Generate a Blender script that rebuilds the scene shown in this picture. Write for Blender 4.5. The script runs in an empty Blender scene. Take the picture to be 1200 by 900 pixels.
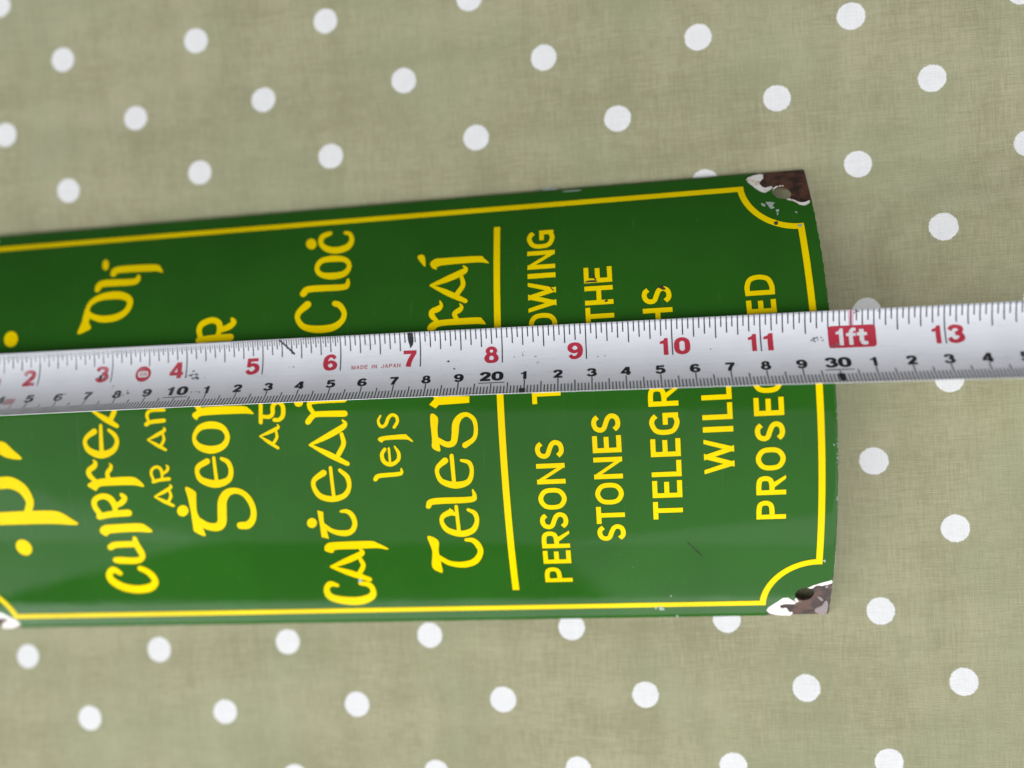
# A curved green enamel sign under a steel tape measure on a spotted tablecloth.
# All lengths in the data are millimetres; MM turns them into metres.
import bpy, bmesh, math, json, random
from mathutils import Vector, Matrix, noise
from mathutils.geometry import delaunay_2d_cdt

MM = 0.001
scene = bpy.context.scene
col = scene.collection
random.seed(7)

# ------------------------------------------------------------------ camera
cam_data = bpy.data.cameras.new("camera")
cam = bpy.data.objects.new("camera", cam_data)
col.objects.link(cam)
cam_data.sensor_width = 36.0
cam_data.lens = 27.0
cam_data.clip_start = 0.01
cam_data.clip_end = 50.0
CAM_AXES = Matrix(((0.99137626, 0.05304369, 0.11983106),
                   (-0.05266039, 0.99859219, -0.00636524),
                   (-0.12, 0.0, 0.99277389)))          # columns: right, up, back
cam.matrix_world = Matrix.Translation((0.0, 0.00578, 0.251488)) @ CAM_AXES.to_4x4()
cam_data.dof.use_dof = True
cam_data.dof.focus_distance = 0.231
cam_data.dof.aperture_fstop = 2.5
scene.camera = cam

# ------------------------------------------------------------------ world and light (indoors, soft window light)
world = bpy.data.worlds.new("World")
scene.world = world
world.use_nodes = True
bg = world.node_tree.nodes["Background"]
bg.inputs[0].default_value = (0.93, 0.96, 1.0, 1)
bg.inputs[1].default_value = 0.06


def soft_light(name, zenith, azimuth, dist, w, h, radiance, colour=(1, 1, 1), roll=0.0):
    """Rectangular soft panel seen from the sign at a zenith angle and azimuth (0 = +x, 90 = +y)."""
    z, a = math.radians(zenith), math.radians(azimuth)
    d = Vector((math.sin(z) * math.cos(a), math.sin(z) * math.sin(a), math.cos(z)))
    L = bpy.data.lights.new(name, 'AREA')
    L.shape = 'RECTANGLE'
    L.size, L.size_y = w, h
    L.energy = radiance * math.pi * w * h
    L.color = colour
    o = bpy.data.objects.new(name, L)
    o.location = d * dist + Vector((-0.08, 0, 0))
    o.rotation_euler = (d.to_track_quat('Z', 'Y').to_matrix() @ Matrix.Rotation(math.radians(roll), 3, 'Z')).to_euler()
    col.objects.link(o)
    return o


soft_light("window_light_high", 27, -95, 1.6, 6.0, 1.40, 1.15, (0.96, 0.98, 1.0), roll=-6)
soft_light("window_light_low_right", 62, -62, 1.7, 1.6, 0.95, 1.5, (0.97, 0.98, 1.0))
soft_light("window_light_side", 57, -6, 1.7, 1.5, 1.0, 1.1, (0.97, 0.98, 1.0))
soft_light("window_light_low_left", 62, -163, 1.7, 1.8, 0.95, 1.5, (0.97, 0.98, 1.0))
soft_light("added_contrast_light", 80, -100, 1.9, 4.2, 0.42, 3.0, (0.97, 0.98, 1.0))  # added unseen low panel, deepens contrast between facing and averted slopes
scene.view_settings.view_transform = 'Standard'
scene.view_settings.look = 'None'
scene.view_settings.exposure = 0.52
scene.view_settings.gamma = 1.0
scene.view_settings.use_curve_mapping = False

# ------------------------------------------------------------------ node helpers


class NT:
    def __init__(self, name):
        self.m = bpy.data.materials.new(name)
        self.m.use_nodes = True
        self.t = self.m.node_tree
        self.bsdf = self.t.nodes["Principled BSDF"]

    def n(self, typ, **kw):
        x = self.t.nodes.new(typ)
        for k, v in kw.items():
            setattr(x, k, v)
        return x

    def set(self, sock, v):
        if hasattr(v, 'links') or isinstance(v, bpy.types.NodeSocket):
            self.t.links.new(v, sock)
        else:
            sock.default_value = v

    def math(self, op, a, b=0.0, c=None):
        x = self.n('ShaderNodeMath', operation=op)
        self.set(x.inputs[0], a)
        self.set(x.inputs[1], b)
        if c is not None:
            self.set(x.inputs[2], c)
        return x.outputs[0]

    def mix(self, f, a, b):
        x = self.n('ShaderNodeMix', data_type='RGBA')
        self.set(x.inputs[0], f)
        self.set(x.inputs[6], a)
        self.set(x.inputs[7], b)
        return x.outputs[2]

    def obj(self):
        return self.n('ShaderNodeTexCoord').outputs['Object']

    def mapping(self, vec, scale=(1, 1, 1), rot=(0, 0, 0), loc=(0, 0, 0)):
        x = self.n('ShaderNodeMapping')
        self.t.links.new(vec, x.inputs[0])
        x.inputs['Scale'].default_value = scale
        x.inputs['Rotation'].default_value = rot
        x.inputs['Location'].default_value = loc
        return x.outputs[0]

    def noise(self, vec, scale, detail=2.0, rough=0.5):
        x = self.n('ShaderNodeTexNoise')
        self.t.links.new(vec, x.inputs['Vector'])
        x.inputs['Scale'].default_value = scale
        x.inputs['Detail'].default_value = detail
        x.inputs['Roughness'].default_value = rough
        return x.outputs[0]

    def ramp(self, f, a, b, lo=0.0, hi=1.0):
        x = self.n('ShaderNodeMapRange')
        x.interpolation_type = 'SMOOTHSTEP'
        self.set(x.inputs[0], f)
        x.inputs[1].default_value = a
        x.inputs[2].default_value = b
        x.inputs[3].default_value = lo
        x.inputs[4].default_value = hi
        return x.outputs[0]

    def bump(self, height, dist, strength=1.0):
        x = self.n('ShaderNodeBump')
        x.inputs['Strength'].default_value = strength
        x.inputs['Distance'].default_value = dist
        self.t.links.new(height, x.inputs['Height'])
        self.t.links.new(x.outputs[0], self.bsdf.inputs['Normal'])

    def p(self, **kw):
        for k, v in kw.items():
            self.set(self.bsdf.inputs[k.replace('_', ' ')], v)
        return self.m


def rgb(r, g, b):
    return (r, g, b, 1.0)


# ------------------------------------------------------------------ materials
def cloth_material():
    M = NT("spotted_cotton")
    o = M.obj()
    mmv = M.mapping(o, scale=(1000, 1000, 1000))
    # hand-printed slight irregularity of the pattern
    wob = M.n('ShaderNodeTexNoise')
    M.t.links.new(mmv, wob.inputs['Vector'])
    wob.inputs['Scale'].default_value = 0.02
    wob.inputs['Detail'].default_value = 1.0
    sub = M.n('ShaderNodeVectorMath', operation='SUBTRACT')
    M.t.links.new(wob.outputs['Color'], sub.inputs[0])
    sub.inputs[1].default_value = (0.5, 0.5, 0.5)
    mad = M.n('ShaderNodeVectorMath', operation='MULTIPLY_ADD')
    M.t.links.new(sub.outputs[0], mad.inputs[0])
    mad.inputs[1].default_value = (1.6, 1.6, 0)
    M.t.links.new(mmv, mad.inputs[2])
    sep = M.n('ShaderNodeSeparateXYZ')
    M.t.links.new(mad.outputs[0], sep.inputs[0])
    X, Y = sep.outputs[0], sep.outputs[1]
    ax, ay, bx, by = 48.717, 1.806, -0.112, -23.434
    det = ax * by - bx * ay
    C = [(-185.906, 131.665), (-184.297, 131.734), (-183.56, 131.07), (-184.862, 131.166)]
    dmin = None
    for k, (cx, cy) in enumerate(C):
        pi, pj = k % 2, k // 2
        x = M.math('SUBTRACT', X, cx)
        y = M.math('SUBTRACT', Y, cy)
        al = M.math('ADD', M.math('MULTIPLY', x, by / det), M.math('MULTIPLY', y, -bx / det))
        be = M.math('ADD', M.math('MULTIPLY', x, -ay / det), M.math('MULTIPLY', y, ax / det))
        fa = M.math('WRAP', M.math('SUBTRACT', al, pi + 0.5 * pj), 1.0, -1.0)
        fb = M.math('WRAP', M.math('SUBTRACT', be, pj), 1.0, -1.0)
        dx = M.math('ADD', M.math('MULTIPLY', fa, ax), M.math('MULTIPLY', fb, bx))
        dy = M.math('ADD', M.math('MULTIPLY', fa, ay), M.math('MULTIPLY', fb, by))
        d = M.math('SQRT', M.math('ADD', M.math('MULTIPLY', dx, dx), M.math('MULTIPLY', dy, dy)))
        dmin = d if dmin is None else M.math('MINIMUM', dmin, d)
    # threads: slubs running along x and y
    sx = M.noise(M.mapping(mmv, scale=(0.16, 2.6, 1)), 1.0, 3.0, 0.6)
    sy = M.noise(M.mapping(mmv, scale=(2.6, 0.16, 1), loc=(31, 7, 0)), 1.0, 3.0, 0.6)
    bands = M.noise(M.mapping(mmv, scale=(0.09, 0.012, 1), loc=(5, 0, 0)), 1.0, 2.0, 0.5)
    bandsx = M.noise(M.mapping(mmv, scale=(0.012, 0.09, 1), loc=(55, 3, 0)), 1.0, 2.0, 0.5)
    fine = M.noise(mmv, 1.6, 2.0, 0.7)

    def wave(vec, direction, scale, dist):
        w = M.n('ShaderNodeTexWave', wave_type='BANDS', bands_direction=direction)
        M.t.links.new(vec, w.inputs['Vector'])
        w.inputs['Scale'].default_value = scale
        w.inputs['Distortion'].default_value = dist
        w.inputs['Detail'].default_value = 2.0
        w.inputs['Detail Scale'].default_value = 1.3
        return w.outputs['Fac']
    wx = wave(M.mapping(mmv, rot=(0, 0, 0.03)), 'X', 0.62, 7.0)
    wy = wave(M.mapping(mmv, rot=(0, 0, 0.03)), 'Y', 0.62, 7.0)
    weave = M.math('MULTIPLY', M.math('ADD', wx, wy), 0.5)
    edge = M.math('ADD', dmin, M.math('MULTIPLY', M.math('SUBTRACT', fine, 0.5), 0.9))
    dot = M.ramp(edge, 4.12, 4.42, 1.0, 0.0)
    th = M.math('ADD', M.math('ADD', sx, sy), -1.0)          # about -0.4 .. 0.4
    fac = M.ramp(M.math('ADD', M.math('MULTIPLY', th, 0.8), M.math('MULTIPLY', M.math('ADD', bands, bandsx), 0.5)), 0.15, 0.85)
    green = M.mix(fac, rgb(0.300, 0.286, 0.165), rgb(0.445, 0.422, 0.270))
    # threads of a cooler, greener dye in patches
    tint = M.ramp(M.noise(mmv, 0.022, 2.0, 0.5), 0.42, 0.68)
    green = M.mix(M.math('MULTIPLY', tint, 0.36), green, rgb(0.330, 0.365, 0.215))
    white = M.mix(M.math('MULTIPLY', M.ramp(th, -0.3, 0.3), 0.6), rgb(0.78, 0.775, 0.775), rgb(0.92, 0.915, 0.915))
    colr = M.mix(dot, green, white)
    dark = M.math('MULTIPLY', M.math('SUBTRACT', 1.0, weave), 0.10)
    colr = M.mix(dark, colr, M.mix(dot, rgb(0.19, 0.18, 0.10), rgb(0.60, 0.60, 0.62)))
    hgt = M.math('ADD', M.math('MULTIPLY', weave, 1.0), M.math('MULTIPLY', th, 0.9))
    M.bump(hgt, 0.00006, 1.0)
    return M.p(Base_Color=colr, Roughness=0.92, Specular_IOR_Level=0.15, Sheen_Weight=0.15, Sheen_Roughness=0.6)


def enamel_material(name, base, rough, spec, streak=0.0):
    M = NT(name)
    o = M.obj()
    mmv = M.mapping(o, scale=(1000, 1000, 1000))
    big = M.noise(mmv, 0.03, 2.0, 0.5)
    var = M.ramp(big, 0.3, 0.7)
    c = M.mix(var, rgb(*[v * 0.93 for v in base]), rgb(*[v * 1.06 for v in base]))
    grime = M.ramp(M.noise(mmv, 0.35, 4.0, 0.7), 0.62, 0.80, 0.0, 0.16)
    c = M.mix(grime, c, rgb(0.05, 0.055, 0.03))
    dust = M.math('MULTIPLY', M.ramp(M.noise(mmv, 2.2, 2.0, 0.5), 0.735, 0.78, 0.0, 0.55), M.ramp(M.noise(mmv, 0.05, 2.0, 0.5), 0.40, 0.65))
    c = M.mix(dust, c, rgb(0.42, 0.45, 0.38))
    rub = M.ramp(M.noise(M.mapping(mmv, scale=(0.9, 0.035, 0.2), rot=(0, 0, 0.5)), 1.0, 3.0, 0.6), 0.66, 0.74, 0.0, 0.10)
    c = M.mix(rub, c, rgb(0.20, 0.24, 0.17))
    r = M.ramp(M.noise(M.mapping(mmv, scale=(0.06, 0.02, 0.05)), 1.0, 4.0, 0.6), 0.35, 0.75, rough, rough + 0.07)
    peel = M.math('ADD', M.noise(mmv, 0.12, 2.0, 0.5), M.math('MULTIPLY', M.noise(mmv, 0.9, 1.0, 0.5), 0.03))
    M.bump(peel, 0.00010, 0.45)
    return M.p(Base_Color=c, Roughness=r, Specular_IOR_Level=spec)


def rust_material():
    M = NT("rusted_steel")
    mmv = M.mapping(M.obj(), scale=(1000, 1000, 1000))
    a = M.noise(mmv, 0.26, 4.0, 0.55)
    b = M.noise(mmv, 0.55, 4.0, 0.6)
    c = M.mix(M.ramp(a, 0.38, 0.62), rgb(0.026, 0.014, 0.011), rgb(0.095, 0.040, 0.026))
    c = M.mix(M.ramp(b, 0.56, 0.74, 0.0, 0.7), c, rgb(0.17, 0.060, 0.025))
    c = M.mix(M.ramp(M.noise(mmv, 0.5, 4.0, 0.7), 0.62, 0.76, 0.0, 0.6), c, rgb(0.17, 0.125, 0.115))
    M.bump(M.math('ADD', a, M.math('MULTIPLY', b, 0.6)), 0.0004, 0.7)
    return M.p(Base_Color=c, Roughness=0.45, Specular_IOR_Level=0.4)


def ground_material():
    M = NT("white_ground_coat")
    mmv = M.mapping(M.obj(), scale=(1000, 1000, 1000))
    c = M.mix(M.ramp(M.noise(mmv, 0.5, 3.0, 0.6), 0.47, 0.70), rgb(0.86, 0.84, 0.80), rgb(0.60, 0.47, 0.34))
    M.bump(M.noise(mmv, 0.8, 3.0, 0.6), 0.0002, 0.6)
    return M.p(Base_Color=c, Roughness=0.4)


def plain(name, base, rough=0.5, spec=0.4, mott=0.12, scale=0.6):
    M = NT(name)
    mmv = M.mapping(M.obj(), scale=(1000, 1000, 1000))
    f = M.ramp(M.noise(mmv, scale, 4.0, 0.65), 0.35, 0.75)
    c = M.mix(f, rgb(*base), rgb(*[min(1, v * (1 - mott) + 0.25 * mott) for v in base]))
    return M.p(Base_Color=c, Roughness=rough, Specular_IOR_Level=spec)


def worn_print(name, base, wear):
    """Printed ink on the blade, rubbed away in small flecks."""
    M = NT(name)
    mmv = M.mapping(M.obj(), scale=(1000, 1000, 1000))
    f = M.ramp(M.noise(mmv, 1.1, 5.0, 0.75), wear, wear + 0.10)
    # rubbed most near the hook end of the blade (its first 100 mm)
    sep = M.n('ShaderNodeSeparateXYZ')
    M.t.links.new(mmv, sep.inputs[0])
    rub = M.ramp(sep.outputs[0], -205, -110, 0.42, 0.0)
    f = M.math('MAXIMUM', f, M.math('MULTIPLY', rub, M.ramp(M.noise(mmv, 0.25, 3.0, 0.6), 0.36, 0.6)))
    c = M.mix(f, rgb(*base), rgb(0.70, 0.70, 0.73))
    return M.p(Base_Color=c, Roughness=0.45, Specular_IOR_Level=0.4)


def blade_material():
    M = NT("white_lacquered_steel")
    mmv = M.mapping(M.obj(), scale=(1000, 1000, 1000))
    c = M.mix(M.ramp(M.noise(mmv, 0.05, 3.0, 0.6), 0.3, 0.7), rgb(0.74, 0.745, 0.79), rgb(0.79, 0.795, 0.84))
    # handling dirt: grey smears and black specks
    sm = M.ramp(M.noise(M.mapping(mmv, scale=(0.10, 0.45, 0.45)), 1.0, 5.0, 0.7), 0.57, 0.80, 0.0, 0.30)
    c = M.mix(sm, c, rgb(0.30, 0.30, 0.31))
    sp = M.ramp(M.noise(mmv, 1.5, 3.0, 0.6), 0.715, 0.76, 0.0, 0.8)
    gate = M.ramp(M.noise(mmv, 0.06, 2.0, 0.5), 0.45, 0.60)
    c = M.mix(M.math('MULTIPLY', sp, gate), c, rgb(0.06, 0.06, 0.06))
    scr = M.ramp(M.noise(M.mapping(mmv, scale=(0.05, 3.0, 3.0)), 1.0, 2.0, 0.5), 0.62, 0.8, 0.0, 0.25)
    r = M.math('SUBTRACT', 0.36, scr)
    M.bump(M.noise(M.mapping(mmv, scale=(0.05, 0.8, 0.8)), 1.0, 3.0, 0.6), 0.00006, 1.0)
    return M.p(Base_Color=c, Roughness=r, Specular_IOR_Level=0.5, Metallic=0.0)


MAT = dict(
    cloth=cloth_material(),
    green=enamel_material("green_enamel", (0.021, 0.104, 0.010), 0.045, 0.13),
    yellow=enamel_material("yellow_enamel", (0.88, 0.64, 0.0), 0.16, 0.06),
    rust=rust_material(),
    ground=ground_material(),
    pale=plain("pale_oxide", (0.30, 0.24, 0.235), 0.7, 0.2, 0.5, 1.0),
    spot=plain("rust_spot", (0.030, 0.018, 0.006), 0.8, 0.2, 0.3, 2.0),
    white_chip=plain("white_enamel_chip", (0.34, 0.44, 0.36), 0.5, 0.3, 0.4, 2.0),
    blade=blade_material(),
    black=worn_print("black_print", (0.018, 0.018, 0.020), 0.66),
    tick=worn_print("graduation_print", (0.030, 0.032, 0.045), 0.68),
    red=worn_print("red_print", (0.47, 0.028, 0.055), 0.70),
    faint=plain("rubbed_red_print", (0.62, 0.40, 0.43), 0.5, 0.3, 0.5, 1.0),
    ink=plain("black_ink", (0.012, 0.012, 0.014), 0.5, 0.3, 0.1, 1.0),
    pink=plain("pink_smear", (0.72, 0.42, 0.50), 0.5, 0.3, 0.5, 0.7),
    hook=plain("hook_steel", (0.42, 0.42, 0.43), 0.35, 0.6, 0.3, 0.5),
    dirt=plain("grey_dirt", (0.13, 0.13, 0.125), 0.8, 0.2, 0.6, 1.6),
    cutout=plain("bare_white_print", (0.72, 0.72, 0.74), 0.45, 0.4, 0.2, 1.0),
)

# ------------------------------------------------------------------ object helpers


def link(name, verts, faces, mat, parent=None, smooth=True):
    me = bpy.data.meshes.new(name)
    me.from_pydata(verts, [], faces)
    me.materials.append(mat)
    if smooth:
        me.polygons.foreach_set('use_smooth', [True] * len(me.polygons))
    me.update()
    o = bpy.data.objects.new(name, me)
    col.objects.link(o)
    if parent:
        o.parent = parent
    return o


def empty(name, loc, label, category):
    o = bpy.data.objects.new(name, None)
    o.empty_display_size = 0.02
    col.objects.link(o)
    o['label'], o['category'] = label, category
    return o


def catmull(pts, closed, step=6):
    n = len(pts)
    out = []
    segs = n if closed else n - 1
    for i in range(segs):
        if closed:
            a, b, c, d = pts[(i - 1) % n], pts[i], pts[(i + 1) % n], pts[(i + 2) % n]
        else:
            b, c = pts[i], pts[i + 1]
            a = pts[i - 1] if i else tuple(2 * b[k] - c[k] for k in range(len(b)))
            d = pts[i + 2] if i + 2 < n else tuple(2 * c[k] - b[k] for k in range(len(b)))
        # chord-length aware tension keeps uneven spacing smooth
        for s in range(step):
            t = s / step
            out.append(tuple(0.5 * (2 * b[k] + (c[k] - a[k]) * t + (2 * a[k] - 5 * b[k] + 4 * c[k] - d[k]) * t * t
                                    + (3 * b[k] - a[k] - 3 * c[k] + d[k]) * t ** 3) for k in range(len(b))))
    if not closed:
        out.append(tuple(pts[-1]))
    return out


def hull(points):
    pts = sorted(set((round(x, 5), round(y, 5)) for x, y in points))
    if len(pts) < 3:
        return None

    def half(ps):
        h = []
        for p in ps:
            while len(h) > 1 and (h[-1][0] - h[-2][0]) * (p[1] - h[-2][1]) - (h[-1][1] - h[-2][1]) * (p[0] - h[-2][0]) <= 0:
                h.pop()
            h.append(p)
        return h[:-1]
    r = half(pts) + half(pts[::-1])
    return r if len(r) > 2 else None


def area2(p):
    return sum(p[i - 1][0] * p[i][1] - p[i][0] * p[i - 1][1] for i in range(len(p)))


WEIGHT = 0.86                            # traced pen widths include the photograph's blur


def stroke_polys(pts, closed=False, cap='round', step=6, curve=True):
    """Outline polygons (convex pieces) of a pen stroke: pts are (x, y, width)."""
    c = catmull(pts, closed, step) if curve and len(pts) > 2 else [tuple(p) for p in pts]
    n = len(c)
    L, R = [], []
    for i in range(n):
        a = c[i - 1] if (i or closed) else c[i]
        b = c[(i + 1) % n] if (i < n - 1 or closed) else c[i]
        tx, ty = b[0] - a[0], b[1] - a[1]
        l = math.hypot(tx, ty) or 1
        w = max(c[i][2], 0.02) / 2
        nx, ny = -ty / l * w, tx / l * w
        L.append((c[i][0] + nx, c[i][1] + ny))
        R.append((c[i][0] - nx, c[i][1] - ny))
    polys = []
    for i in range(n if closed else n - 1):
        j = (i + 1) % n
        h = hull([L[i], R[i], L[j], R[j]])
        if h:
            polys.append(h)
    if not closed and cap == 'round':
        for e in (0, n - 1):
            r = max(c[e][2], 0.02) / 2 * 0.98
            h = hull([(c[e][0] + r * math.cos(k * math.pi / 6), c[e][1] + r * math.sin(k * math.pi / 6)) for k in range(12)])
            if h:
                polys.append(h)
    return polys


def flat_mesh(polys, holes=(), line_axis=None, step=2.0, extra_lines=()):
    """Union of polygons minus holes, triangulated; cut along lines so that it can be draped on a curved sheet."""
    v, faces = [], []
    for p in list(polys) + list(holes):
        p = [tuple(q[:2]) for q in p]
        if area2(p) < 0:
            p = p[::-1]
        faces.append(list(range(len(v), len(v) + len(p))))
        v += [Vector(q) for q in p]
    nh = len(polys)
    xs = [q.x for q in v]
    ys = [q.y for q in v]
    x0, x1, y0, y1 = min(xs) - .5, max(xs) + .5, min(ys) - .5, max(ys) + .5
    edges = []

    def line(a, b):
        edges.append((len(v), len(v) + 1))
        v.extend((Vector(a), Vector(b)))
    if line_axis == 'y':
        k = math.ceil(y0 / step)
        while k * step < y1:
            line((x0, k * step + 0.0137), (x1, k * step + 0.0137))
            k += 1
    for ax, q in extra_lines:
        if ax == 'y':
            line((x0, q), (x1, q))
        else:
            line((q, y0), (q, y1))
    ov, oe, of, _, _, orig = delaunay_2d_cdt(v, edges, faces, 0, 1e-4, True)
    keep = [f for f, o in zip(of, orig) if o and not any(k >= nh for k in o)]
    used = sorted({i for f in keep for i in f})
    idx = {u: i for i, u in enumerate(used)}
    return [(ov[u].x, ov[u].y) for u in used], [[idx[i] for i in f] for f in keep]


def boundary(faces):
    seen = {}
    for f in faces:
        for i in range(len(f)):
            seen[(f[i], f[(i + 1) % len(f)])] = True
    return [(a, b) for a, b in seen if (b, a) not in seen]


# ------------------------------------------------------------------ tablecloth
CLOTH_Z = -1.4


def cloth_height(x, y):
    """Soft creases of the cloth, millimetres."""
    z = 0.55 * noise.noise(Vector((x / 90, y / 70, 3.1)))
    z += 0.30 * noise.noise(Vector((x / 15, y / 110, 8.2)))
    z += 0.22 * noise.noise(Vector((x / 120, y / 22, 1.7)))
    z += 1.8 * noise.noise(Vector((x / 150 + 4, y / 95, 5.0)))
    # a low soft fold beside the right-hand end of the sign, and another towards the front corner
    z += 2.3 * math.exp(-((y - 44 - 0.10 * (x - 100)) / 17) ** 2) / (1 + math.exp(-(x - 88) / 7))
    z += 1.6 * math.exp(-((y + 62 - 0.25 * (x - 120)) / 20) ** 2) / (1 + math.exp(-(x - 118) / 8))
    near = max(0.0, 1 - max(abs(x + 82) / 175, abs(y) / 95))
    z *= 1 - min(1, near * 4)
    return CLOTH_Z + z


nx_, ny_ = 300, 240
cv, cf = [], []
for j in range(ny_ + 1):
    for i in range(nx_ + 1):
        u, w = 2 * i / nx_ - 1, 2 * j / ny_ - 1          # fine in the middle, coarser towards the hem
        x, y = -50 + 1000 * (0.42 * u + 0.58 * u ** 5), 900 * (0.36 * w + 0.64 * w ** 5)
        cv.append((x * MM, y * MM, cloth_height(x, y) * MM))
for j in range(ny_):
    for i in range(nx_):
        a = j * (nx_ + 1) + i
        cf.append((a, a + 1, a + nx_ + 2, a + nx_ + 1))
cloth = link("tablecloth", cv, cf, MAT['cloth'])
cloth['kind'] = 'structure'
cloth['label'] = 'sage green cotton tablecloth printed with white polka dots'

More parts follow.
